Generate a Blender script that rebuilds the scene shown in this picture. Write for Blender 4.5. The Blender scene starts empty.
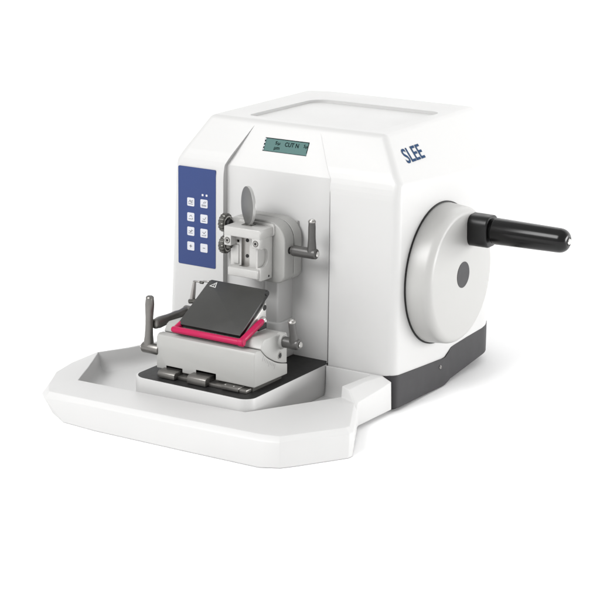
import bpy, bmesh, math, random
from mathutils import Vector, Matrix
from math import sin, cos, pi, radians

random.seed(7)
scene = bpy.context.scene
COL = scene.collection
MM = 0.001
GROUND = -42.5            # mm, level of the table top (z = 0 is the top of the plinth)

# ------------------------------------------------------------------ materials
def new_mat(name):
    m = bpy.data.materials.new(name)
    m.use_nodes = True
    nt = m.node_tree
    return m, nt, nt.nodes['Principled BSDF']

def surface(name, col, rough=0.4, metal=0.0, bump=0.0, bscale=900.0, edge=0.0, var=0.04,
            vscale=30.0, coat=0.0, spec=0.5, rvar=0.08):
    if name != 'white_seamless_paper': col = [c * 0.87 for c in col]
    m, nt, p = new_mat(name)
    N, L = nt.nodes, nt.links
    p.inputs['Metallic'].default_value = metal
    p.inputs['Coat Weight'].default_value = coat
    p.inputs['Coat Roughness'].default_value = 0.12
    p.inputs['Specular IOR Level'].default_value = spec
    tc = N.new('ShaderNodeTexCoord')
    no = N.new('ShaderNodeTexNoise'); no.inputs['Scale'].default_value = vscale
    no.inputs['Detail'].default_value = 6
    L.new(tc.outputs['Object'], no.inputs['Vector'])
    mx = N.new('ShaderNodeMix'); mx.data_type = 'RGBA'
    a = [max(0, c * (1 - var)) for c in col]; b = [min(1, c * (1 + var)) for c in col]
    mx.inputs[6].default_value = (*a, 1); mx.inputs[7].default_value = (*b, 1)
    L.new(no.outputs['Fac'], mx.inputs[0]); L.new(mx.outputs[2], p.inputs['Base Color'])
    mr = N.new('ShaderNodeMapRange')
    mr.inputs['To Min'].default_value = max(0.02, rough - rvar); mr.inputs['To Max'].default_value = min(1, rough + rvar)
    L.new(no.outputs['Fac'], mr.inputs['Value']); L.new(mr.outputs['Result'], p.inputs['Roughness'])
    nrm = None
    if edge > 0:
        bv = N.new('ShaderNodeBevel'); bv.samples = 4; bv.inputs['Radius'].default_value = edge * MM
        nrm = bv.outputs['Normal']
    if bump > 0:
        n2 = N.new('ShaderNodeTexNoise'); n2.inputs['Scale'].default_value = bscale; n2.inputs['Detail'].default_value = 3
        L.new(tc.outputs['Object'], n2.inputs['Vector'])
        bp = N.new('ShaderNodeBump'); bp.inputs['Strength'].default_value = bump; bp.inputs['Distance'].default_value = 0.0004
        L.new(n2.outputs['Fac'], bp.inputs['Height'])
        if nrm: L.new(nrm, bp.inputs['Normal'])
        nrm = bp.outputs['Normal']
    if nrm: L.new(nrm, p.inputs['Normal'])
    return m

M = {}
M['white'] = surface('white_enamel', (0.52, 0.518, 0.512), 0.42, bump=0.10, bscale=1400, edge=1.2, var=0.012, vscale=14)
M['tray'] = surface('white_plastic', (0.54, 0.538, 0.533), 0.45, bump=0.05, bscale=1200, edge=1.5, var=0.012, vscale=14)
M['cast'] = surface('pale_grey_enamel', (0.365, 0.363, 0.350), 0.40, bump=0.14, bscale=1500, edge=0.7, var=0.03, vscale=40)
M['wheel'] = surface('light_grey_enamel', (0.40, 0.397, 0.386), 0.36, bump=0.05, bscale=1400, edge=0.0, var=0.015, vscale=20)
M['alu'] = surface('bead_blasted_aluminium', (0.47, 0.466, 0.452), 0.42, metal=0.25, bump=0.15, bscale=2200, edge=0.5, var=0.05, vscale=80)
M['charcoal'] = surface('charcoal_enamel', (0.021, 0.020, 0.022), 0.55, bump=0.25, bscale=1600, var=0.12, vscale=60, spec=0.35)
M['black'] = surface('glossy_black_plastic', (0.004, 0.004, 0.004), 0.2, var=0.2, vscale=50, rvar=0.05, spec=0.28)
M['hubblack'] = surface('satin_black_plastic', (0.005, 0.005, 0.005), 0.36, var=0.2, vscale=50, spec=0.3)
M['mat'] = surface('black_mat', (0.012, 0.012, 0.012), 0.55, bump=0.2, bscale=1200, var=0.25, vscale=120, spec=0.3)
M['cover'] = surface('dark_acrylic', (0.030, 0.030, 0.028), 0.36, var=0.08, vscale=60, bump=0.03, edge=0.4)
M['coveredge'] = surface('black_edge', (0.004, 0.004, 0.004), 0.35, var=0.1)
M['steel'] = surface('brushed_steel', (0.36, 0.35, 0.335), 0.34, metal=0.9, bump=0.15, bscale=1800, var=0.14, vscale=120)
M['bright'] = surface('polished_steel', (0.72, 0.71, 0.69), 0.18, metal=1.0, var=0.08, vscale=90)
M['lever'] = surface('dark_grey_lever', (0.085, 0.083, 0.080), 0.36, metal=0.35, bump=0.2, bscale=1500, edge=0.6, var=0.18, vscale=110)
M['gunmetal'] = surface('gunmetal_knurl', (0.10, 0.098, 0.09), 0.34, metal=0.6, var=0.2, vscale=120)
M['housing'] = surface('grey_cast_enamel', (0.34, 0.338, 0.326), 0.38, bump=0.14, bscale=1500, edge=0.7, var=0.03, vscale=40)
M['rim'] = surface('satin_rim', (0.42, 0.42, 0.41), 0.35, metal=0.5, var=0.06, vscale=70)
M['darksteel'] = surface('dark_satin_steel', (0.20, 0.193, 0.182), 0.38, metal=0.85, bump=0.15, bscale=1800, var=0.18, vscale=120)
M['disc'] = surface('matt_grey_disc', (0.125, 0.125, 0.121), 0.45, metal=0.3, var=0.06, vscale=70)
M['hole'] = surface('dark_recess', (0.004, 0.004, 0.004), 0.7, var=0.1)
M['red'] = surface('crimson_plastic', (0.40, 0.003, 0.062), 0.4, bump=0.05, var=0.08, vscale=60, edge=0.6, spec=0.3)
M['blue'] = surface('blue_foil', (0.023, 0.045, 0.155), 0.45, bump=0.08, bscale=2500, var=0.05, vscale=30, spec=0.3)
M['key'] = surface('white_key', (0.55, 0.56, 0.60), 0.45, var=0.05, vscale=200)
M['ink'] = surface('grey_ink', (0.05, 0.052, 0.06), 0.6, var=0.1)
M['logo'] = surface('blue_ink', (0.004, 0.035, 0.10), 0.6, var=0.08, spec=0.15)
M['lcd'] = surface('lcd_glass', (0.068, 0.142, 0.134), 0.5, var=0.07, vscale=90, spec=0.2)
M['lcdink'] = surface('lcd_segments', (0.003, 0.009, 0.009), 0.7, var=0.1, spec=0.05)
M['decal'] = surface('pale_decal', (0.50, 0.50, 0.49), 0.5, var=0.06)
M['rubber'] = surface('black_rubber', (0.008, 0.008, 0.008), 0.8, var=0.2)
M['ground'] = surface('white_seamless_paper', (0.955, 0.955, 0.955), 0.9, var=0.004, vscale=3, spec=0.1)

# ------------------------------------------------------------------ mesh builder (millimetres)
class MB:
    def __init__(s):
        s.bm = bmesh.new(); s.mats = []
    def mi(s, m):
        if m not in s.mats: s.mats.append(m)
        return s.mats.index(m)
    def add(s, t, mat, bev=0.0, seg=2, ang=25, edges=None):
        bmesh.ops.recalc_face_normals(t, faces=t.faces)
        if bev > 0:
            if edges is None:
                edges = [e for e in t.edges if len(e.link_faces) == 2 and e.calc_face_angle(0) > radians(ang)]
            bmesh.ops.bevel(t, geom=edges, offset=bev, offset_type='OFFSET', segments=seg, profile=0.5,
                            affect='EDGES', clamp_overlap=True)
        k = s.mi(mat)
        for f in t.faces: f.material_index = k
        me = bpy.data.meshes.new('tmp'); t.to_mesh(me); t.free()
        s.bm.from_mesh(me); bpy.data.meshes.remove(me)
        return s
    def box(s, x0, x1, y0, y1, z0, z1, mat, bev=0.0, seg=2, mtx=None):
        t = bmesh.new()
        bmesh.ops.create_cube(t, size=1)
        for v in t.verts:
            v.co = Vector(((x0 + x1) / 2 + v.co.x * (x1 - x0), (y0 + y1) / 2 + v.co.y * (y1 - y0), (z0 + z1) / 2 + v.co.z * (z1 - z0)))
            if mtx: v.co = mtx @ v.co
        return s.add(t, mat, bev, seg)
    def prism(s, poly, axis, a, b, mat, bev=0.0, seg=2, ang=25):
        # poly in the two remaining axes (x: (y,z), y: (x,z), z: (x,y)); pushed from a to b along axis
        t = bmesh.new()
        def P(p, q):
            return {'x': (q, p[0], p[1]), 'y': (p[0], q, p[1]), 'z': (p[0], p[1], q)}[axis]
        A = [t.verts.new(P(p, a)) for p in poly]; B = [t.verts.new(P(p, b)) for p in poly]
        n = len(poly)
        t.faces.new(A); t.faces.new(B[::-1])
        for i in range(n): t.faces.new((A[i], B[i], B[(i + 1) % n], A[(i + 1) % n]))
        return s.add(t, mat, bev, seg, ang)
    def lathe(s, prof, org, d, mat, n=48, mats=None, rfun=None):
        # prof: (distance along d, radius) pairs; closed by its end radii
        d = Vector(d).normalized(); o = Vector(org)
        u = d.orthogonal().normalized(); v = d.cross(u)
        t = bmesh.new(); rings = []
        for (h, r) in prof:
            if r <= 1e-6: rings.append([t.verts.new(o + d * h)]); continue
            rings.append([t.verts.new(o + d * h + (u * cos(2 * pi * i / n) + v * sin(2 * pi * i / n)) * (r if rfun is None else rfun(i, h, r))) for i in range(n)])
        for j in range(len(rings) - 1):
            R, Q = rings[j], rings[j + 1]
            for i in range(n):
                k = (i + 1) % n
                if len(R) == 1 and len(Q) == 1: continue
                if len(R) == 1: f = (R[0], Q[k], Q[i])
                elif len(Q) == 1: f = (R[i], R[k], Q[0])
                else: f = (R[i], R[k], Q[k], Q[i])
                t.faces.new(f)
        if len(rings[0]) > 1: t.faces.new(rings[0][::-1])
        if len(rings[-1]) > 1: t.faces.new(rings[-1])
        return s.add(t, mat)
    def cyl(s, p0, p1, r, mat, n=32, c=0.6, r1=None):
        p0, p1 = Vector(p0), Vector(p1); h = (p1 - p0).length; r1 = r if r1 is None else r1
        c = min(c, h * .3)
        return s.lathe([(0, r - c), (c * .3, r - c * .3), (c, r), (h - c, r1), (h - c * .3, r1 - c * .3), (h, r1 - c)], p0, p1 - p0, mat, n)
    def tube(s, pts, radii, mat, n=16, flat=1.0, up=None):
        # a round bar through pts; flat < 1 squeezes it across the up direction
        pts = [Vector(p) for p in pts]; t = bmesh.new(); rings = []
        for i, p in enumerate(pts):
            d = (pts[min(i + 1, len(pts) - 1)] - pts[max(i - 1, 0)]).normalized()
            a = Vector(up) if up else d.orthogonal()
            a = (a - d * a.dot(d)).normalized(); b = d.cross(a)
            rings.append([t.verts.new(p + (a * cos(2 * pi * k / n) * flat + b * sin(2 * pi * k / n)) * radii[i]) for k in range(n)])
        for j in range(len(rings) - 1):
            for k in range(n):
                q = (k + 1) % n
                t.faces.new((rings[j][k], rings[j][q], rings[j + 1][q], rings[j + 1][k]))
        t.faces.new(rings[0][::-1]); t.faces.new(rings[-1])
        return s.add(t, mat)
    def text(s, body, org, u, v, width, height, mat, slant=0.0, bold=0.0):
        # flat lettering whose box starts at org and spans width along u, height along v
        cu = bpy.data.curves.new('tmp', 'FONT'); cu.body = body; cu.size = 1; cu.offset = bold; cu.resolution_u = 4
        ob = bpy.data.objects.new('tmp', cu); COL.objects.link(ob)
        bpy.context.view_layer.update()
        me = bpy.data.meshes.new_from_object(ob.evaluated_get(bpy.context.evaluated_depsgraph_get()))
        bpy.data.objects.remove(ob); bpy.data.curves.remove(cu)
        t = bmesh.new(); t.from_mesh(me); bpy.data.meshes.remove(me)
        x0 = min(q.co.x for q in t.verts); x1 = max(q.co.x for q in t.verts)
        y0 = min(q.co.y for q in t.verts); y1 = max(q.co.y for q in t.verts)
        org, u, v = Vector(org), Vector(u).normalized(), Vector(v).normalized()
        for q in t.verts:
            q.co = org + u * ((q.co.x - x0) / (x1 - x0) * width) + v * ((q.co.y - y0) / (y1 - y0) * height)
        n = u.cross(v)
        for f in t.faces: f.normal_update()
        if t.faces and sum(f.normal.dot(n) for f in t.faces) < 0:
            bmesh.ops.reverse_faces(t, faces=t.faces)
        k = s.mi(mat)
        for f in t.faces: f.material_index = k
        me = bpy.data.meshes.new('tmp'); t.to_mesh(me); t.free()
        s.bm.from_mesh(me); bpy.data.meshes.remove(me)
        return s
    def sheet(s, pts, mat):
        t = bmesh.new(); t.faces.new([t.verts.new(p) for p in pts])
        k = s.mi(mat)
        for f in t.faces: f.material_index = k
        me = bpy.data.meshes.new('tmp'); t.to_mesh(me); t.free()
        s.bm.from_mesh(me); bpy.data.meshes.remove(me)
        return s
    def cut(s, cutter, op='DIFFERENCE', own=False):
        # boolean against another builder
        def tmp(b):
            me = bpy.data.meshes.new('tmp'); b.bm.to_mesh(me)
            o = bpy.data.objects.new('tmp', me); COL.objects.link(o); return o
        for m in cutter.mats: s.mi(m)
        remap = [s.mats.index(m) for m in cutter.mats]
        for f in cutter.bm.faces: f.material_index = remap[f.material_index]
        A, Bo = tmp(s), tmp(cutter)
        for o in (A, Bo):
            for m in s.mats: o.data.materials.append(m)
        md = A.modifiers.new('b', 'BOOLEAN'); md.operation = op; md.object = Bo; md.solver = 'EXACT'; md.use_self = own
        bpy.context.view_layer.update()
        me = bpy.data.meshes.new_from_object(A.evaluated_get(bpy.context.evaluated_depsgraph_get()))
        s.bm.free(); s.bm = bmesh.new(); s.bm.from_mesh(me)
        for o in (A, Bo):
            d = o.data; bpy.data.objects.remove(o); bpy.data.meshes.remove(d)
        bpy.data.meshes.remove(me)
        return s
    def map(s, fn):
        for v in s.bm.verts: v.co = fn(v.co)
        return s
    def build(s, name, parent=None, label=None, sharp=32):
        bmesh.ops.scale(s.bm, vec=(MM, MM, MM), verts=s.bm.verts)
        me = bpy.data.meshes.new(name); s.bm.to_mesh(me); s.bm.free()
        for m in s.mats: me.materials.append(m)
        for p in me.polygons: p.use_smooth = True
        me.set_sharp_from_angle(angle=radians(sharp))
        o = bpy.data.objects.new(name, me); COL.objects.link(o)
        if parent:
            o.parent = parent
            if parent.type == 'EMPTY': o.matrix_parent_inverse = Matrix.Translation(-parent.location)
        if label: o['label'] = label
        return o

def rrect(x0, x1, y0, y1, r, n=6):
    r = [r] * 4 if not isinstance(r, (list, tuple)) else r      # corners: x0y0, x1y0, x1y1, x0y1
    out = []
    for (cx, cy, a0, q) in ((x0, y0, pi, r[0]), (x1, y0, 1.5 * pi, r[1]), (x1, y1, 0, r[2]), (x0, y1, .5 * pi, r[3])):
        sx = 1 if cx == x0 else -1; sy = 1 if cy == y0 else -1
        if q <= 0: out.append((cx, cy)); continue
        for i in range(n + 1):
            a = a0 + .5 * pi * i / n
            out.append((cx + sx * q + q * cos(a), cy + sy * q + q * sin(a)))
    return out

def thing(name, label, cat, loc):
    o = bpy.data.objects.new(name, None); COL.objects.link(o)
    o.location = Vector(loc) * MM; o.empty_display_size = .05
    o['label'] = label; o['category'] = cat
    return o

# ------------------------------------------------------------------ the setting
g = MB()
prof = [(-6000, GROUND), (1300, GROUND)] + [(1300 + 900 * sin(radians(a)), GROUND + 900 * (1 - cos(radians(a)))) for a in range(5, 91, 5)] + [(2200, 3200)]
t = bmesh.new(); L_ = [t.verts.new((-4500, p[0], p[1])) for p in prof]; R_ = [t.verts.new((4500, p[0], p[1])) for p in prof]
for i in range(len(prof) - 1): t.faces.new((L_[i], R_[i], R_[i + 1], L_[i + 1]))
g.add(t, M['ground'])
gr = g.build('ground'); gr['kind'] = 'structure'

# ------------------------------------------------------------------ the microtome
mt = thing('microtome', 'white rotary microtome with blue keypad, grey handwheel and black crank handle', 'microtome', (-60, 60, GROUND))

# body: a rounded plan pushed up, cut by the front slope and the two side chamfers
def rounded_hull(pts, r, normals):
    # every corner of a convex solid swept by a ball of radius r
    t = bmesh.new(); done = set()
    dirs = [Vector(n).normalized() for n in normals]
    for a in range(1, 12):
        th = pi * a / 12
        for k in range(24): dirs.append(Vector((sin(th) * cos(2 * pi * k / 24), sin(th) * sin(2 * pi * k / 24), cos(th))))
    dirs += [Vector((0, 0, 1)), Vector((0, 0, -1))]
    for p in pts:
        for d_ in dirs: t.verts.new(p + d_ * r)
    res = bmesh.ops.convex_hull(t, input=t.verts[:], use_existing_faces=False)
    junk = [g_ for g_ in set(res['geom_interior'] + res['geom_unused']) if isinstance(g_, bmesh.types.BMVert)]
    bmesh.ops.delete(t, geom=junk, context='VERTS')
    bmesh.ops.delete(t, geom=[v for v in t.verts if not v.link_faces], context='VERTS')
    bmesh.ops.recalc_face_normals(t, faces=t.faces)
    bmesh.ops.dissolve_limit(t, angle_limit=radians(.6), verts=t.verts, edges=t.edges)
    return t

def body():
    b = MB()
    q = 10.0                                   # corner radius
    x0, x1, yf, yr, r = -223.5, 88.5, -7.5, 271.0, 66.0
    planes = []                                # (point, outward normal)
    def plane(p, u, s, out):
        p, u, s = Vector(p), Vector(u), Vector(s); nn = (u - p).cross(s - p).normalized()
        if nn.dot(Vector(out)) < 0: nn = -nn
        planes.append((p, nn))
    planes += [(Vector((0, 0, -19)), Vector((0, 0, -1))), (Vector((0, 0, 265.2)), Vector((0, 0, 1))),
               (Vector((0, yf, 0)), Vector((0, -1, 0))), (Vector((0, yr, 0)), Vector((0, 1, 0))), (Vector((x1, 0, 0)), Vector((1, 0, 0)))]
    plane((-215.0, 0, 213), (-223.2, 0, 28), (-215.0, 100, 213), (-1, 0, 0))
    for i in range(1, 12):
        a = .5 * pi * i / 12
        for (cx_, sg) in ((x1 - r, 1), (x0 + 4 + r, -1)):
            nn = Vector((sg * cos(a), sin(a), 0)); planes.append((Vector((cx_, yr - r, 0)) + nn * r, nn))
    plane((0, -7.5, 214), (-100, -7.5, 214), (0, 27, 265.2), (0, -1, .5))
    n1, n2 = Vector((0, -1, 0)), planes[-1][1]; RF = 60.0
    fold = Vector((0, -7.5, 214)); mid = (n1 + n2).normalized(); cF = fold - mid * (RF / mid.dot(n1))
    for k in range(1, 6):
        nn = n1.slerp(n2, k / 6); planes.append((cF + nn * RF, nn))
    plane((88.5, 30, 214), (50.5, 30, 265.2), (50.5 - .045 * 200, 230, 265.2), (1, 0, 1))
    plane((-215.0, 30, 214), (-186.4, 30, 265.2), (-184.6 - .045 * 200, 230, 265.2), (-1, 0, 1))
    t = bmesh.new(); bmesh.ops.create_cube(t, size=2000)
    for (p, nn) in planes:
        res = bmesh.ops.bisect_plane(t, geom=t.verts[:] + t.edges[:] + t.faces[:], plane_co=p - nn * q, plane_no=nn, clear_outer=True)
        bmesh.ops.edgeloop_fill(t, edges=[e for e in res['geom_cut'] if isinstance(e, bmesh.types.BMEdge)])
    pts = [v.co.copy() for v in t.verts]; t.free()
    b.add(rounded_hull(pts, q, [nn for (p, nn) in planes]), M['white'])
    # central channel that narrows up the slope
    c = MB(); t = bmesh.new()
    lo = [(-143.5, -60, -60), (0, -60, -60), (0, 0, -60), (-143.5, 0, -60)]
    mi = [(-143.5, -60, 213.5), (0, -60, 213.5), (0, 0, 213.5), (-143.5, 0, 213.5)]
    hi = [(-119, -60, 262.5), (-33.5, -60, 262.5), (-33.5, 24.6, 262.5), (-119, 24.6, 262.5)]
    V = [[t.verts.new(p) for p in q] for q in (lo, mi, hi)]
    t.faces.new(V[0][::-1]); t.faces.new(V[2])
    for j in range(2):
        for i in range(4): t.faces.new((V[j][i], V[j][(i + 1) % 4], V[j + 1][(i + 1) % 4], V[j + 1][i]))
    c.add(t, M['white']); b.cut(c)
    # joint line beside the channel, tapering out at the top
    c = MB(); t = bmesh.new()
    pts = [(0.5, -20, -40), (1.9, -20, -40), (1.9, -2, -40), (0.5, -2, -40), (0.6, -20, 205), (1.5, -20, 205), (1.5, -7.2, 205), (0.6, -7.2, 205)]
    V = [t.verts.new(p) for p in pts]
    for f in ((3, 2, 1, 0), (4, 5, 6, 7), (0, 1, 5, 4), (1, 2, 6, 5), (2, 3, 7, 6), (3, 0, 4, 7)): t.faces.new([V[i] for i in f])
    c.add(t, M['white']); b.cut(c)
    # shallow tray in the top
    c = MB(); c.prism(rrect(-146, 30, 46, 200, [8, 8, 14, 22], 6), 'z', 261.8, 300, M['white'], bev=0)
    b.cut(c)
    return b
BODY = body().build('body', mt, sharp=24)
wn = BODY.modifiers.new('normals', 'WEIGHTED_NORMAL'); wn.mode = 'FACE_AREA'; wn.weight = 100; wn.keep_sharp = True

# dark base skirt, proud of the body, stepped half way along
def skirt():
    b = MB(); t = bmesh.new()
    x0, x1, yf, yr, r = -214, 89.6, -8.6, 272.0, 66.0
    st = [(4.0, yf, -3, -38), (x1 - 24, yf, -3, -38), (x1 - 11, yf, -.8, -38), (x1 - 7, yf + .9, 0, -38), (x1 - 3.2, yf + 3.2, 0, -38.2), (x1 - .9, yf + 7, 0, -38.4), (x1, yf + 11, -.4, -38.5),
          (x1, 60, -4.5, -40), (x1 + .6, 104, -7.4, -41.2), (x1 + .6, 112, -7.2, -41), (x1 + .2, 121, -3, -39.4), (x1 - .6, 128, .8, -37.8), (x1 - .6, 136, 1.6, -36.8), (x1 - .6, 170, 3.4, -33)]
    for i in range(1, 12):
        a = .5 * pi * i / 12; st.append((x1 - .6 - r + r * cos(a), yr - r + r * sin(a), 5, -29.5))
    st += [(x0 + 30, yr, 5, -30), (x0, yr - 30, 4, -33), (x0, yf, 0, -38)]
    T = [t.verts.new((p[0], p[1], p[2])) for p in st]; Bt = [t.verts.new((p[0], p[1], p[3])) for p in st]
    n = len(st)
    for i in range(n): t.faces.new((Bt[i], Bt[(i + 1) % n], T[(i + 1) % n], T[i]))
    I = [t.verts.new((v.co.x + (-62 - v.co.x) * .05, v.co.y + (130 - v.co.y) * .05, v.co.z)) for v in T]
    for i in range(n): t.faces.new((T[i], T[(i + 1) % n], I[(i + 1) % n], I[i]))
    J = [t.verts.new((v.co.x, v.co.y, -20)) for v in I]
    for i in range(n): t.faces.new((I[i], I[(i + 1) % n], J[(i + 1) % n], J[i]))
    t.faces.new(J); t.faces.new(Bt[::-1])
    b.add(t, M['charcoal'])
    # a slotted screw in the bend
    b.lathe([(-1, 2.3), (.8, 2.3), (1.5, 1.7), (1.5, .8), (.4, .7), (.4, 0)], (90.0, 99, -16), (1, 0, 0), M['steel'], 20)
    return b
SK = skirt().build('base', mt)
for (x, y) in ((74, 8), (20, 190), (-170, 190), (-170, 30)):
    f = MB(); f.lathe([(0, 9), (1, 10), (12, 10)], (x, y, GROUND), (0, 0, 1), M['rubber'], 24); f.build('foot', mt)

# lettering on the right chamfer
CH_P, CH_Q = Vector((88.5, 30, 214)), Vector((50.5, 30, 265.2))
CH_UP = (CH_Q - CH_P).normalized(); CH_AL = Vector((-.045, 1, 0)).normalized(); CH_N = CH_AL.cross(CH_UP).normalized()
if CH_N.x < 0: CH_N = -CH_N
LOGO_U, LOGO_V = CH_AL, CH_UP
logo = MB()
LX, LY = 74.0, 38.0
logo.text('SLEE', Vector((LX, LY, 265.2 - (LX - (50.5 - .045 * (LY - 30))) * 51.2 / 38.0)) + CH_N * .35, CH_AL, CH_UP, 45.5, 18.5, M['logo'], bold=0.018)
logo.build('lettering', mt)

# keypad on the left panel
def keypad():
    k = MB()
    k.prism(rrect(-207.8, -154.2, 88.6, 206.6, 1.6, 3), 'y', -6.0, -8.0, M['blue'])
    for lx in (-172.6, -166.9):
        k.prism(rrect(lx - 1.3, lx + 1.3, 173.9, 176.4, .5, 2), 'y', -7.0, -8.25, M['key'])
    return k
KP = keypad().build('keypad', mt)
KY = -8.42
def stroke(b, pts, w, mat=None, y=KY):
    for (p, q) in zip(pts, pts[1:]):
        d = Vector((q[0] - p[0], q[1] - p[1])); L = d.length
        if L < 1e-6: continue
        d /= L; nrm = Vector((-d.y, d.x)) * w / 2
        b.sheet([(p[0] - nrm.x, y, p[1] - nrm.y), (q[0] - nrm.x, y, q[1] - nrm.y), (q[0] + nrm.x, y, q[1] + nrm.y), (p[0] + nrm.x, y, p[1] + nrm.y)], mat or M['ink'])
rows = ((160, 170), (141.7, 152), (124.4, 134.8), (106.5, 116.8)); cols = ((-194.6, -184.4), (-175.7, -165.4))
icons = {
 (0, 0): [[(-3.4, -2.4), (3.2, -2.4)], [(-3, -1), (-1, 2.4), (1, -1)], [(-.6, .4), (3.2, 2.2)], [(0, -1), (3.2, .4)]],
 (0, 1): [[(-3.4, -2.8), (3.2, -2.8)], [(-3.4, -1.6), (3.2, -1.6)], [(-1.2, .2), (1, 2.8)], [(1, .4), (3.2, 3)]],
 (1, 0): [[(-3.2, -2.4), (2.6, -2.4)], [(-2, .4), (.4, 2.2), (2, .2)], [(2.6, -2.4), (2.6, -.8)]],
 (1, 1): [[(-3.2, -2.8), (2.4, -2.8)], [(-1.6, .2), (.8, -1), (2.8, 2.2)]],
 (2, 0): [[(-3.2, -2.2), (2.8, -2.2)], [(-2.8, .2), (1.2, .2), (1.2, 2.4)], [(-1, -1.2), (2.8, 1.4)]],
 (2, 1): [[(-3, -2.8), (2.6, -2.8), (2.6, -1.2)], [(-2, 1.4), (.2, -.8), (2.6, 2.4)]],
 (3, 0): [[(-1.9, 0), (1.9, 0)], [(0, -1.9), (0, 1.9)]],
 (3, 1): [[(-1.7, 0), (1.7, 0)]]}
for r_, (z0, z1) in enumerate(rows):
    for c_, (xa, xb) in enumerate(cols):
        b = MB(); b.prism(rrect(xa, xb, z0, z1, 1.3, 3), 'y', -7.4, -8.35, M['key'])
        cx, cz = (xa + xb) / 2, (z0 + z1) / 2
        for s_ in icons[(r_, c_)]: stroke(b, [(cx + p[0], cz + p[1]) for p in s_], 0.75 if r_ == 3 else 0.62)
        b.build('key', KP)

# display on the slope of the channel
def display():
    b = MB()
    k = .502; up = Vector((0, k, 1)).normalized(); nrm = Vector((0, -1, k)).normalized()
    def P(x, s, h=0): return Vector((x, 0, 213.5)) + up * s + nrm * h
    W0, W1, s0, s1 = -101.2, -42.0, 22.0, 38.2
    b.sheet([P(W0, s0, .35), P(W1, s0, .35), P(W1, s1, .35), P(W0, s1, .35)], M['lcd'])
    def bar(a, c, q, e, m, h=.5): b.sheet([P(a, q, h), P(c, q, h), P(c, e, h), P(a, e, h)], m)
    bar(W0, W1, s1 - .9, s1, M['lcdink']); bar(W0, W1, s0, s0 + .45, M['lcdink'])
    bar(W0, W0 + 1.5, s0, s1, M['lcdink'], .55)
    for i in range(4): bar(W0 + .3, W0 + 1.3, s0 + 1.0 + i * 4.1, s0 + 3.0 + i * 4.1, M['key'], .62)
    bar(W1 - .7, W1, s0 + 3, s1, M['lcdink'], .55)
    b.text('5µ', P(-86.5, 30.2, .6), (1, 0, 0), up, 6.6, 4.8, M['lcdink'], bold=.015)
    b.text('µm', P(-86.5, 24.0, .6), (1, 0, 0), up, 7.4, 4.2, M['lcdink'], bold=.015)
    b.text('CUT N', P(-73.2, 29.9, .6), (1, 0, 0), up, 18.5, 5.2, M['lcdink'], bold=.015)
    b.text('5µ', P(-48.2, 30.4, .6), (1, 0, 0), up, 5.2, 4.6, M['lcdink'], bold=.015)
    return b
display().build('display', mt)

# handwheel with its crank handle
WC = (92.5, 99.5)
def wheel():
    b = MB()
    prof = [(86, 0), (86, 81.0), (90.2, 81.4), (92, 81.2), (108, 79.6)]
    for i in range(1, 9):
        a = .5 * pi * i / 8; prof.append((108 + 10.5 * sin(a), 79.6 - 9.5 * (1 - cos(a))))
    prof += [(119.3, 40), (119.5, 10), (119.5, 0)]
    b.lathe(prof, (0, WC[0], WC[1]), (1, 0, 0), M['wheel'], 96)
    b.lathe([(85, 80), (85, 83.0), (89.9, 83.0), (89.9, 80)], (0, WC[0], WC[1]), (1, 0, 0), M['hole'], 96)
    return b
WH = wheel().build('handwheel', mt, sharp=40)
d = MB(); d.lathe([(117, 15.2), (119.7, 15.2), (119.9, 14.9), (119.9, 0)], (0, WC[0] , WC[1] + 1.5), (1, 0, 0), M['charcoal'], 40)
d.build('centre_cap', WH)
hb = MB(); hb.prism(rrect(99.5, 131.5, 132.0, 168.5, 11, 8), 'x', 112, 143.0, M['hubblack'], bev=2.2, seg=3, ang=40)
hb.cyl((142, 115.5, 151.5), (147.5, 115.5, 151.5), 11.5, M['hubblack'], 36)
hb.build('crank_block', WH)
gp = MB()
prof = [(145.2, 11.5), (145.4, 13.9), (146.2, 15.0), (148, 15.5), (226, 14.0)]
for i in range(1, 9):
    a = .5 * pi * i / 8; prof.append((226 + 11.5 * sin(a), 14.0 - 8.8 * (1 - cos(a))))
prof += [(238.2, 4.9), (237.6, 4.3), (237.6, 0)]
gp.lathe(prof, (0, 115.5, 151.5), (1, 0, 0), M['black'], 48)
gp.lathe([(237.2, 3.9), (238.7, 3.2), (239.0, 0)], (0, 115.5, 151.5), (1, 0, 0), M['bright'], 20)
gp.build('crank_grip', WH, sharp=40)

# plinth with its black mat
PLN = rrect(-157, 1.6, -170.5, -9.5, [17, 15, 0, 0], 8)
pl = MB(); pl.prism(PLN, 'z', -36, 0, M['white'], bev=0.7, seg=2, ang=60)
PL = pl.build('plinth', mt)
ma = MB(); ma.prism(rrect(-154.8, 1.2, -168.4, -0.4, [15.5, 13.5, 0, 0], 8), 'z', -1.0, .35, M['mat'])
ma.build('mat', PL)

# slide column below the specimen head
cl = MB()
cl.box(-78, -66, -24, 2, 40, 130, M['white'], 1.0)
cl.box(-70, -52, -31, 2, 40, 130, M['white'], 2.2, 3)
cl.prism(rrect(-112, -49, -34, 3, [10, 10, 0, 0], 6), 'z', .2, 45, M['white'], bev=1.6, seg=3, ang=50)
cl.build('slide_column', mt)

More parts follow.
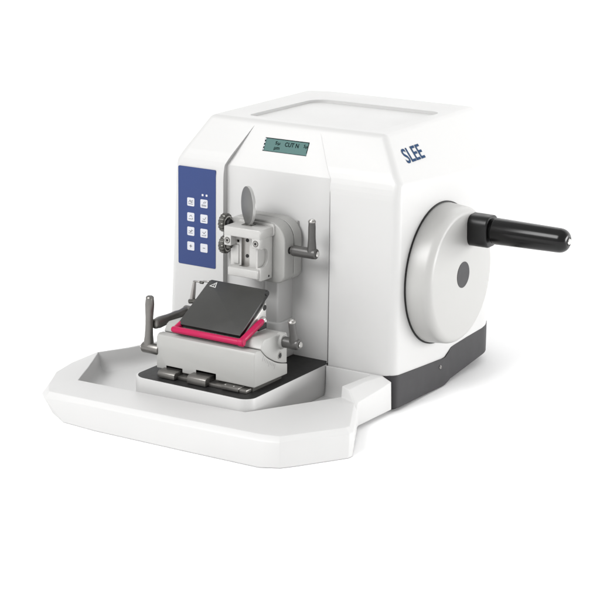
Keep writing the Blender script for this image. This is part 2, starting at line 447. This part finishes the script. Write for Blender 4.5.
# specimen head: two rounded housings with a joint
def head():
    b = MB()
    sec = rrect(-114, -37.5, 94.5, 165.5, [9, 10, 23, 14], 8)
    b.prism(sec, 'y', -41, -20.5, M['housing'], bev=1.8, seg=3, ang=50)
    sec2 = rrect(-113.2, -38.4, 95.4, 164.6, [9, 10, 22, 14], 8)
    b.prism(sec2, 'y', -21, -19.6, M['hole'])
    b.prism(sec, 'y', -20, -4, M['housing'], bev=1.4, seg=3, ang=50)
    b.box(-86, -44, -3.8, -.5, 100, 160, M['housing'])
    # pale pad at the top behind the clamp
    b.prism(rrect(-98, -50, 149, 163, 3, 4), 'y', -44, -40, M['alu'], bev=.8)
    # side socket
    b.lathe([(0, 4.2), (1.2, 4.2), (1.6, 3.6), (1.6, 2.6), (.6, 2.4), (.6, 0)], (-38.4, -29.5, 132), (1, 0, 0), M['hole'], 20)
    return b
HD = head().build('specimen_head', mt)

def clamp_lever(x0, x1, y, z, arm, r, ra, side=1, mat=None, end=True):
    # hub along x, lever arm from the hub end, bright pins
    mat = mat or M['lever']
    b = MB(); s = side
    b.cyl((x0, y, z), (x0 + s * 3, y, z), r * .82, M['steel'], 28)
    b.lathe([(0, r * .85), (1, r), (abs(x1 - x0) - 5.5, r * 1.02), (abs(x1 - x0) - 2, r * .95), (abs(x1 - x0) - 1, r * .8)], (x0 + s * 2.2, y, z), (s, 0, 0), mat, 32)
    if end:
        b.lathe([(0, r * .5), (2.5, r * .55), (3.3, r * .42), (3.3, 0)], (x1, y, z), (s, 0, 0), M['bright'], 24)
    base = Vector((x1 - s * r * .9, y, z)); A = Vector(arm); d = A - base
    n = 7
    pts = [base + d * (i / (n - 1)) for i in range(n)]
    rad = [r * .98, r * .95, r * .86, ra * 1.02, ra, ra, ra * .92]
    b.tube(pts, rad, mat, 18, flat=.82, up=(1, 0, 0))
    dn = d.normalized()
    b.lathe([(0, ra * .92), (1.2, ra * .9), (2.4, ra * .7), (2.8, ra * .35), (2.8, 0)], A, dn, M['steel'], 24)
    b.lathe([(0, ra * .5), (3.4, ra * .45), (3.6, 0)], A, dn, M['bright'], 20)
    return b
clamp_lever(-37.6, -5.0, -26, 131.5, (-9.6, -28, 168), 6.2, 4.8).build('clamp_lever', HD)

def knob(x0, x1, y, z, r):
    b = MB()
    f = lambda i, h, q: q * (1.0 if (i // 2) % 2 == 0 else .92) if q > r * .9 else q
    h = x1 - x0
    b.lathe([(0, r * .8), (.8, r * .97), (1.2, r), (h - 1.4, r), (h - .9, r * .97), (h - .2, r * .84), (h - .2, r * .62)], (x0, y, z), (1, 0, 0), M['gunmetal'], 64, rfun=f)
    b.lathe([(h - 3, r * .78), (h + .2, r * .76), (h + .4, r * .62), (h - .4, r * .55)], (x0, y, z), (1, 0, 0), M['bright'], 32)
    b.lathe([(h - 3, r * .5), (h + 3.5, r * .42), (h + 3.5, 0)], (x0, y, z), (1, 0, 0), M['hole'], 24)
    return b
knob(-117.5, -109.5, -47, 157.5, 10.8).build('adjusting_knob', HD)
knob(-117.5, -109.5, -47, 132, 10.4).build('adjusting_knob', HD)

# quick clamp for the specimen cassette
def clamp():
    b = MB(); m = M['alu']
    b.box(-98.2, -53.0, -59, -41.5, 100.5, 159.4, m, 1.0)
    b.box(-99.2, -51.2, -71, -44, 149.6, 160.4, m, 1.0)                   # top bar
    b.box(-99.0, -89.6, -71.0, -58, 138.2, 150.2, m, .8)                  # ears
    b.box(-61.6, -51.4, -71.0, -58, 139.4, 150.4, m, .8)
    b.prism([(-70.6, 104.2), (-58, 101), (-58, 114.8), (-67.5, 114.8), (-70.6, 113.4)], 'x', -94.0, -54.4, m, .7)   # lower jaw
    b.box(-59.4, -52.2, -66.5, -42.5, 101.2, 150, m, .9)                   # right cheek
    b.box(-93.4, -86.2, -60.4, -58, 116, 137.6, m, .4)                    # guide strip
    c = MB(); c.prism(rrect(-78, -51.5, 116.5, 138.0, 8.5, 6), 'x', -56.4, -40, m, 0); b.cut(c, own=True)
    c = MB(); c.box(-83.2, -72.4, -64, -55.4, 114.4, 149.8, M['steel']); b.cut(c, own=True)
    for z in (143.2, 125.2): b.lathe([(0, 2.1), (.5, 2.1), (.5, 0)], (-77.6, -55.3, z), (0, -1, 0), M['hole'], 20)
    for (x, z) in ((-94.3, 144.2), (-56.4, 145.0)):
        b.lathe([(0, 3.7), (.25, 3.7), (.25, 3.1)], (x, -70.9, z), (0, -1, 0), M['gunmetal'], 24)
        b.lathe([(0, 2.9), (.5, 2.8), (.6, 2.2), (.6, 0)], (x, -71.0, z), (0, -1, 0), M['steel'], 24)
        for q in range(3):
            a = q * pi / 3 + .2
            t = Matrix.Translation((x, -71.75, z)) @ Matrix.Rotation(a, 4, 'Y')
            b.box(-1.7, 1.7, -.08, .08, -.38, .38, M['hole'], mtx=t)
    b.lathe([(0, 2.0), (.3, 1.9), (.3, 1.3), (-.4, 1.2), (-.4, 0)], (-87.5, -59.0, 142), (0, -1, 0), M['steel'], 20)
    b.lathe([(0, 1.4), (.3, 1.3), (.3, 0)], (-52.3, -50, 104.5), (1, 0, 0), M['hole'], 16)
    b.box(-99.4, -94.5, -66, -60, 133.0, 138.4, M['gunmetal'], .6)
    return b
CP = clamp().build('specimen_clamp', mt)
# oval release paddle on top of the clamp
def paddle():
    b = MB(); t = bmesh.new()
    nrm = Vector((-sin(radians(38)), -cos(radians(38)), 0)); hor = Vector((cos(radians(38)), -sin(radians(38)), 0))
    c = Vector((-79.5, -51, 182.5)); pts = []
    n = 56
    for i in range(n):
        a = 2 * pi * i / n; pts.append((21.6 * sin(a), 21.6 * cos(a)))
    poly = []
    for (x, z) in pts:
        if z < -15.5: continue
        poly.append((x, z))
    poly = sorted(poly, key=lambda p: math.atan2(p[0], p[1]))
    poly += [] 
    poly = [p for p in poly]
    poly.append((6.2, -22.5)); poly.append((6.0, -26)); 
    poly.insert(0, (-6.2, -22.5)); poly.insert(0, (-6.0, -26))
    A = [t.verts.new(c + hor * p[0] + Vector((0, 0, p[1])) + nrm * 1.9) for p in poly]
    B_ = [t.verts.new(c + hor * p[0] + Vector((0, 0, p[1])) - nrm * 1.9) for p in poly]
    t.faces.new(A); t.faces.new(B_[::-1])
    for i in range(len(poly)):
        k = (i + 1) % len(poly); t.faces.new((A[i], B_[i], B_[k], A[k]))
    b.add(t, M['disc'], bev=.7, seg=2, ang=60)
    k = b.mi(M['rim'])
    for f in b.bm.faces:
        f.normal_update()
        if abs(f.normal.dot(nrm)) < .5: f.material_index = k
    b.box(-85, -72, -57, -46, 159.5, 161.2, M['gunmetal'], .5)
    return b
paddle().build('release_paddle', CP)

# ------------------------------------------------------------------ blade holder on the plinth
def arc(c, r, a0, a1, n): return [(c[0] + r * cos(radians(a0 + (a1 - a0) * i / n)), c[1] + r * sin(radians(a0 + (a1 - a0) * i / n))) for i in range(n + 1)]
seat = [(-133.5, 45.8), (-129.5, 41.8), (-125.6, 38.2), (-121.5, 35.0), (-117.2, 32.2), (-113, 29.8), (-109, 27.6), (-103, 24.6), (-96, 21.8), (-88, 19.4), (-79.6, 17.4)]
def block():
    b = MB()
    prof = [(-146, 6.6), (-146.2, 30), (-145.8, 42.5), (-144.2, 45.2), (-141, 46.4)] + seat + [(-79.6, 5.4)]
    b.prism(prof, 'x', -138, -7.2, M['cast'], bev=1.0, seg=3, ang=50)
    c = MB()
    for (xa, xb, zt) in ((-124.5, -102.5, 11.4), (-84.0, -57.5, 13.6)): c.box(xa, xb, -160, -136, 0, zt, M['hole'])  # notch walls coloured near-black for the shade inside them
    b.cut(c)
    # engraved angle scale on the right flank
    for i in range(9):
        y, z = seat[1 + i * 7 // 10]; a = radians(228 + i * 4.0)
        f = i / 8; y = -128.5 + 23.5 * f; z = 40.3 - 15.0 * f ** .72 - 1.6
        L = 6.2 if i % 4 == 0 else 3.6
        d = Vector((0, -.34, -1)).normalized()
        p = Vector((-7.08, y, z)); q = p + d * L; w = Vector((0, .16, 0))
        b.sheet([p - w, q - w, q + w, p + w], M['ink'])
    return b
BH = block().build('blade_holder', mt)
def carriage():
    b = MB()
    prof = [(-132.6, 47.2), (-128.2, 53.6), (-124, 55.6), (-82, 53.6), (-80.2, 51.8), (-79.8, 18.4)]
    prof += [(p[0] + .7, p[1] + .7) for p in seat[::-1][1:]]
    b.prism(prof, 'x', -137, -7.9, M['cast'], bev=1.3, seg=3, ang=40)
    b.lathe([(0, 3.1), (.5, 3.1), (.5, 0)], (-7.9, -94.5, 30.3), (1, 0, 0), M['hole'], 6)
    b.lathe([(0, 4.2), (.35, 4.0), (.35, 3.0)], (-7.9, -94.5, 30.3), (1, 0, 0), M['steel'], 24)
    # boss for the right lever
    b.lathe([(0, 10), (4, 9.2), (7, 7.6), (7, 0)], (-12.0, -90, 45.6), (1, 0, 0), M['cast'], 32)
    return b
carriage().build('carriage', BH)
# steel rail and jaws along the foot of the block
r_ = MB(); r_.box(-106, -13, -153, -140, .5, 4.6, M['darksteel'], .6); r_.box(-134, -12, -142, -84, .4, 5.2, M['gunmetal'])
r_.box(-44, -22, -155, -142, 1.2, 6.0, M['darksteel'], .7)
for q in (-41, -30): r_.lathe([(0, 1.2), (.5, 1.0), (.5, 0)], (q, -151.5, 6.0), (0, 0, 1), M['bright'], 12)
r_.build('clamp_rail', BH)
for (xa, xb, z) in ((-127.5, -104.5, 8.8), (-87.5, -62.5, 10.4)):
    j = MB(); j.prism([(-159, 1.0), (-140, 1.0), (-140, z), (-156, z), (-158.6, z - 2), (-159, z - 3.4)], 'x', xa, xb, M['darksteel'], .7)
    j.build('clamp_jaw', BH)

# knife support, finger guard and dark cover plate
def support():
    b = MB()
    prof = [(-129, 48), (-128.5, 56.6), (-85.5, 82.6), (-83.8, 84), (-83.8, 50), (-100, 49)]
    b.prism(prof, 'x', -114, -33.0, M['alu'], bev=.8, seg=2, ang=40)
    b.lathe([(0, 3.2), (.4, 3.2), (.4, 0)], (-32.9, -87.5, 79.2), (1, 0, 0), M['hole'], 20)
    b.box(-36, -30.6, -102, -86, 55.6, 62.0, M['hole'], .8)
    b.lathe([(0, 4.0), (3, 4.0), (4.2, 3.0), (4.6, 1.8), (4.0, 0)], (-33, -92.5, 66.5), (1, 0, 0), M['bright'], 28)
    b.lathe([(0, 3.0), (2.4, 3.0), (2.8, 0)], (-33, -84.6, 95.0), (1, 0, 0), M['hole'], 20)
    return b
support().build('knife_support', BH)
def guard():
    b = MB()
    ang = math.atan2(13.5, 41)
    up = Vector((0, cos(ang), sin(ang)))
    b.tube([(-118.5, -142.2, 53.8), (-116.5, -142.4, 53.7), (-26, -142.4, 53.7), (-23.0, -142.2, 54.0)], [3.0, 3.7, 3.7, 3.2], M['red'], 18)
    for x in (-28.2, -115.5):
        p0 = Vector((x, -142, 53.4))
        pts = [p0 + up * q for q in (0, 4, 22, 41, 45)]
        b.tube(pts, [3.8, 3.8, 3.8, 3.9, 3.0], M['red'], 18, flat=.95, up=(1, 0, 0))
    b.lathe([(0, 4.0), (.6, 4.5), (5.2, 4.5), (6, 3.9)], (-29.4, -142.3, 53.8), (1, 0, 0), M['red'], 24)
    b.lathe([(0, 1.2), (.3, 0)], (-23.3, -142.3, 53.5), (1, 0, 0), M['hole'], 12)
    return b
guard().build('finger_guard', BH)
def cover():
    b = MB()
    F0, F1 = Vector((0, -135.4, 58.6)), Vector((0, -74.6, 96.0))
    d = (F1 - F0); Ln = d.length; d.normalize(); n = Vector((0, -d.z, d.y))
    poly = [(-116.8, 0), (-33.2, 0), (-32.6, 42), (-36.6, 50), (-35.8, Ln - 4), (-38.5, Ln), (-113.5, Ln + .6), (-116, Ln - 1.6)]
    poly = [(-116.8, 0), (-33.2, 0), (-34.6, 50), (-35.4, Ln - 3), (-37.6, Ln), (-113.2, Ln + .6), (-115.6, Ln - 1.6)]
    t = bmesh.new()
    A = [t.verts.new(F0 + Vector((p[0], 0, 0)) + d * p[1]) for p in poly]
    B_ = [t.verts.new(F0 + Vector((p[0], 0, 0)) + d * p[1] - n * 4.8) for p in poly]
    t.faces.new(A); t.faces.new(B_[::-1])
    for i in range(len(poly)):
        k = (i + 1) % len(poly); t.faces.new((A[i], B_[i], B_[k], A[k]))
    b.add(t, M['cover'], bev=.5, seg=2, ang=40)
    k = b.mi(M['coveredge'])
    for f in b.bm.faces:
        f.normal_update()
        if f.normal.dot(n) < .5: f.material_index = k
    # warning triangle near the upper left corner
    def P(x, s): return F0 + Vector((x, 0, 0)) + d * s + n * .15
    V = [(-110.5, Ln - 10.5), (-101.5, Ln - 10.5), (-106, Ln - 2.2)]
    V = [(-111, Ln - 9.6), (-101.6, Ln - 10.8), (-104.2, Ln - 1.8)]
    cx = sum(p[0] for p in V) / 3; cs = sum(p[1] for p in V) / 3
    I = [(cx + (p[0] - cx) * .62, cs + (p[1] - cs) * .62) for p in V]
    for i in range(3):
        j = (i + 1) % 3; b.sheet([P(*V[i]), P(*V[j]), P(*I[j]), P(*I[i])], M['decal'])
    b.sheet([P(cx - .5, cs - .4), P(cx + .5, cs - .4), P(cx + .35, cs + 2.4), P(cx - .35, cs + 2.4)], M['decal'])
    b.sheet([P(cx - .5, cs - 1.7), P(cx + .5, cs - 1.7), P(cx + .5, cs - .9), P(cx - .5, cs - .9)], M['decal'])
    return b
cover().build('cover_plate', BH)

# levers of the blade holder
clamp_lever(-9.0, 13.5, -89.5, 45.0, (8.6, -96.5, 71.5), 6.3, 4.9).build('clamp_lever', BH)
def long_lever(hub0, hub1, r, a0, a1, ra, hubmat=None):
    b = MB()
    b.cyl(hub0, hub1, r, M['darksteel'], 32, 1.2)
    h0, h1 = Vector(hub0), Vector(hub1); hd = (h1 - h0).normalized()
    b.lathe([(0, r * .6), (2.2, r * .56), (3.0, r * .4), (3.0, 0)], h1, hd, M['bright'], 20)
    A, B_ = Vector(a0), Vector(a1); d = B_ - A; n = 9
    b.tube([A + d * (i / (n - 1)) for i in range(n)], [r * .9, r * .95, r * .8, ra * .95, ra * .92, ra * .95, ra * 1.05, ra * 1.12, ra * .95], M['darksteel'], 20, flat=.9, up=hd)
    b.lathe([(0, ra * .95), (1.6, ra * .8), (2.6, ra * .45), (2.8, 0)], B_, d, M['darksteel'], 20)
    return b
long_lever((-136, -142, 26.5), (-159, -142, 26.5), 6.3, (-152, -142, 26.5), (-151, -140.5, 84), 5.0).build('clamp_lever', BH)
long_lever((-120, -73, 54), (-152, -73, 54), 6.0, (-147.5, -73, 54), (-149, -134, 52.5), 6.0).build('clamp_lever', BH)
s_ = MB()
s_.tube([(-136.6, -75, 91), (-137.5, -75, 84), (-139.6, -75, 70)], [1.9, 2.4, 3.2], M['steel'], 14)
s_.cyl((-143.5, -76, 66.5), (-118, -75, 70.5), 2.7, M['gunmetal'], 20)
s_.cyl((-137.4, -75, 91), (-128, -75, 91.6), 1.0, M['steel'], 14, .2)
s_.cyl((-129, -75, 91.0), (-124.5, -75, 91.2), 1.7, M['gunmetal'], 16, .3)
s_.cyl((-125, -75, 92.6), (-116, -75, 93.6), 1.0, M['steel'], 14, .2)
s_.build('guard_lever', BH)

# ------------------------------------------------------------------ waste tray hooked round the front
def tray():
    b = MB(); t = bmesh.new()
    zb = GROUND + .5
    # stations: bottom outer, wall top, lip outer, rim inner, floor inner
    S = [
     [(-160, -10.2, zb + 2), (-160, -10, -15), (-160, -10.5, -12), (-160, -13, -12), (-160, -16, -35)],
     [(-236, -10, zb + 2), (-238, -10, -15), (-236, -11, -12), (-233, -16, -12), (-229, -20, -35)],
     [(-248, -50, zb + 1), (-251, -52, -15), (-250.4, -53, -12.3), (-247.4, -55, -12), (-241, -57, -35)],
     [(-262, -92, zb + 1), (-269, -92, -16), (-268.6, -91, -12.5), (-266.4, -89, -12), (-257, -88, -35)],
     [(-256, -140, zb), (-268, -140, -18), (-266, -138, -12), (-252, -116, -12), (-243, -112, -35)],
     [(-247, -180, zb), (-260, -182, -20), (-256, -178, -11), (-238, -144, -12), (-230, -140, -35)],
     [(-226, -222, zb), (-239, -224, -21), (-235, -217, -12.2), (-224, -174, -12), (-217, -168, -35)],
     [(-196, -240, zb), (-223, -239, -20), (-219.5, -235, -11.8), (-218.3, -185.9, -12), (-211, -178, -35)],
     [(-150, -243, zb), (-175, -238, -17.5), (-178, -233.5, -11.8), (-180, -184, -12), (-176, -176, -35)],
     [(-40, -240, zb), (-48, -233, -17), (-50, -227.5, -11.8), (-50, -176, -12), (-52, -168, -35)],
     [(58, -236.5, zb), (54, -226, -17), (51, -220.5, -11.8), (-12, -173, -12), (-16, -165, -35)],
     [(78, -226, zb), (74, -220, -17), (71, -215.5, -11.8), (-1.7, -171.8, -12), (-6, -164, -35)],
     [(88, -213, zb), (83.5, -207, -17), (79, -204, -11.8), (4, -163, -12), (-1, -156, -35)],
     [(121, -161.5, zb), (119.5, -157, -17), (113, -154, -11.8), (56.5, -72.0, -12), (50, -70, -35)],
     [(121.5, -154, zb), (120, -149, -17), (113.5, -147, -12), (57.1, -70.7, -12), (50.5, -68, -35)],
     [(86, -84, zb + 4), (85, -84, -18), (80, -81, -12.5), (57.2, -70.0, -12), (50.6, -67, -35)],
     [(84, -78, zb + 4), (82.5, -77, -12), (68, -71.5, -1.2), (57.2, -69.0, 0), (50.7, -66, -35)],
     [(85.6, -40, zb + 4), (84.4, -40, -9), (69, -40, -.9), (60, -40, 0), (54, -40, -35)],
     [(87.0, -12, zb + 4), (86, -12, -6), (75, -11, -.9), (63.0, -18, 0), (57.5, -24, -35)],
     [(86.8, -9.6, zb + 4), (85.8, -9.6, -6), (74.5, -9.6, -.9), (59.5, -14, 0), (52, -18, -35)],
     [(2.4, -9.6, zb + 4), (2.4, -9.6, -5), (2.4, -9.6, -1.4), (2.4, -13, -.8), (2.4, -16, -35)],
    ]
    # a filleted inner wall between the rim and the floor
    S2 = []
    for q in S:
        ri, fl = Vector(q[3]), Vector(q[4]); fl.z = -36.0
        h = (fl - ri); h.z = 0
        m = []
        for k in range(7):
            a = .5 * pi * k / 6
            m.append(Vector((0, 0, -23 - 13.0 * sin(a))) + Vector((ri.x, ri.y, 0)) + h * (.2 + 1.2 * (1 - cos(a))))
        S2.append([Vector(p) for p in q[:4]] + m)
    nr = len(S2[0])
    G = [[t.verts.new(p) for p in s] for s in S2]
    for i in range(len(G) - 1):
        for j in range(nr - 1): t.faces.new((G[i][j], G[i + 1][j], G[i + 1][j + 1], G[i][j + 1]))
    t.faces.new([s[-1] for s in G]); t.faces.new([s[0] for s in G][::-1])
    t.faces.new([G[0][j] for j in range(nr)] + [G[-1][j] for j in range(nr - 1, -1, -1)])
    b.add(t, M['tray'], bev=2.4, seg=4, ang=20)
    return b
TR = tray().build('waste_tray', sharp=65)
TR['label'] = 'white open waste tray hooked around the front of the microtome'; TR['category'] = 'tray'

# ------------------------------------------------------------------ camera
f, cx, cy, yaw, pit, rol, tx, ty, tz = 1801.5022, 296.6915, 220.5395, 0.56125486, 0.22423397, 0.01186137, 1.01694747, -1.6929494, 0.61571661
fw = Vector((-sin(yaw) * cos(pit), cos(yaw) * cos(pit), -sin(pit)))
rt = Vector((cos(yaw), sin(yaw), 0)); up = rt.cross(fw)
r2 = rt * cos(rol) + up * sin(rol); u2 = -rt * sin(rol) + up * cos(rol)
cam = bpy.data.cameras.new('camera'); co = bpy.data.objects.new('camera', cam); COL.objects.link(co)
cam.sensor_width = 36; cam.lens = 36 * f / 600
cam.shift_x = (300 - cx) / 600; cam.shift_y = (cy - 300) / 600
cam.clip_start = .05; cam.clip_end = 100
mw = Matrix(((r2.x, u2.x, -fw.x, tx), (r2.y, u2.y, -fw.y, ty), (r2.z, u2.z, -fw.z, tz), (0, 0, 0, 1)))
co.matrix_world = mw
scene.camera = co

# ------------------------------------------------------------------ studio light
w = bpy.data.worlds.new('World'); scene.world = w; w.use_nodes = True
bg = w.node_tree.nodes['Background']; bg.inputs[0].default_value = (1, 1, 1, 1); bg.inputs[1].default_value = 0.62
def softbox(name, loc, target, sx, sy, power, col=(1, 1, 1)):
    l = bpy.data.lights.new(name, 'AREA'); l.shape = 'RECTANGLE'; l.size = sx; l.size_y = sy; l.energy = power; l.color = col
    o = bpy.data.objects.new(name, l); COL.objects.link(o); o.location = loc
    o.rotation_euler = (Vector(target) - Vector(loc)).to_track_quat('-Z', 'Y').to_euler()
    return o
softbox('key_softbox', (-.7, -2.5, 2.35), (-.05, 0, .1), 1.9, 1.5, 112)
softbox('right_softbox', (2.3, 1.2, .3), (.05, .1, .08), 1.6, .7, 54)
softbox('top_fill', (0, -.6, 3.0), (0, -.3, 0), 3.0, 2.0, 2)  # added overhead lamp that fills the ground around the machine
softbox('background_light', (0, 1.3, 1.9), (0, 2.2, 1.45), 4.0, .6, 17)  # added lamp that whitens the sweep behind the machine

vs = scene.view_settings; vs.view_transform = 'Standard'; vs.look = 'None'; vs.exposure = 0.2; vs.gamma = 1
scene.cycles.max_bounces = 10; scene.cycles.diffuse_bounces = 5
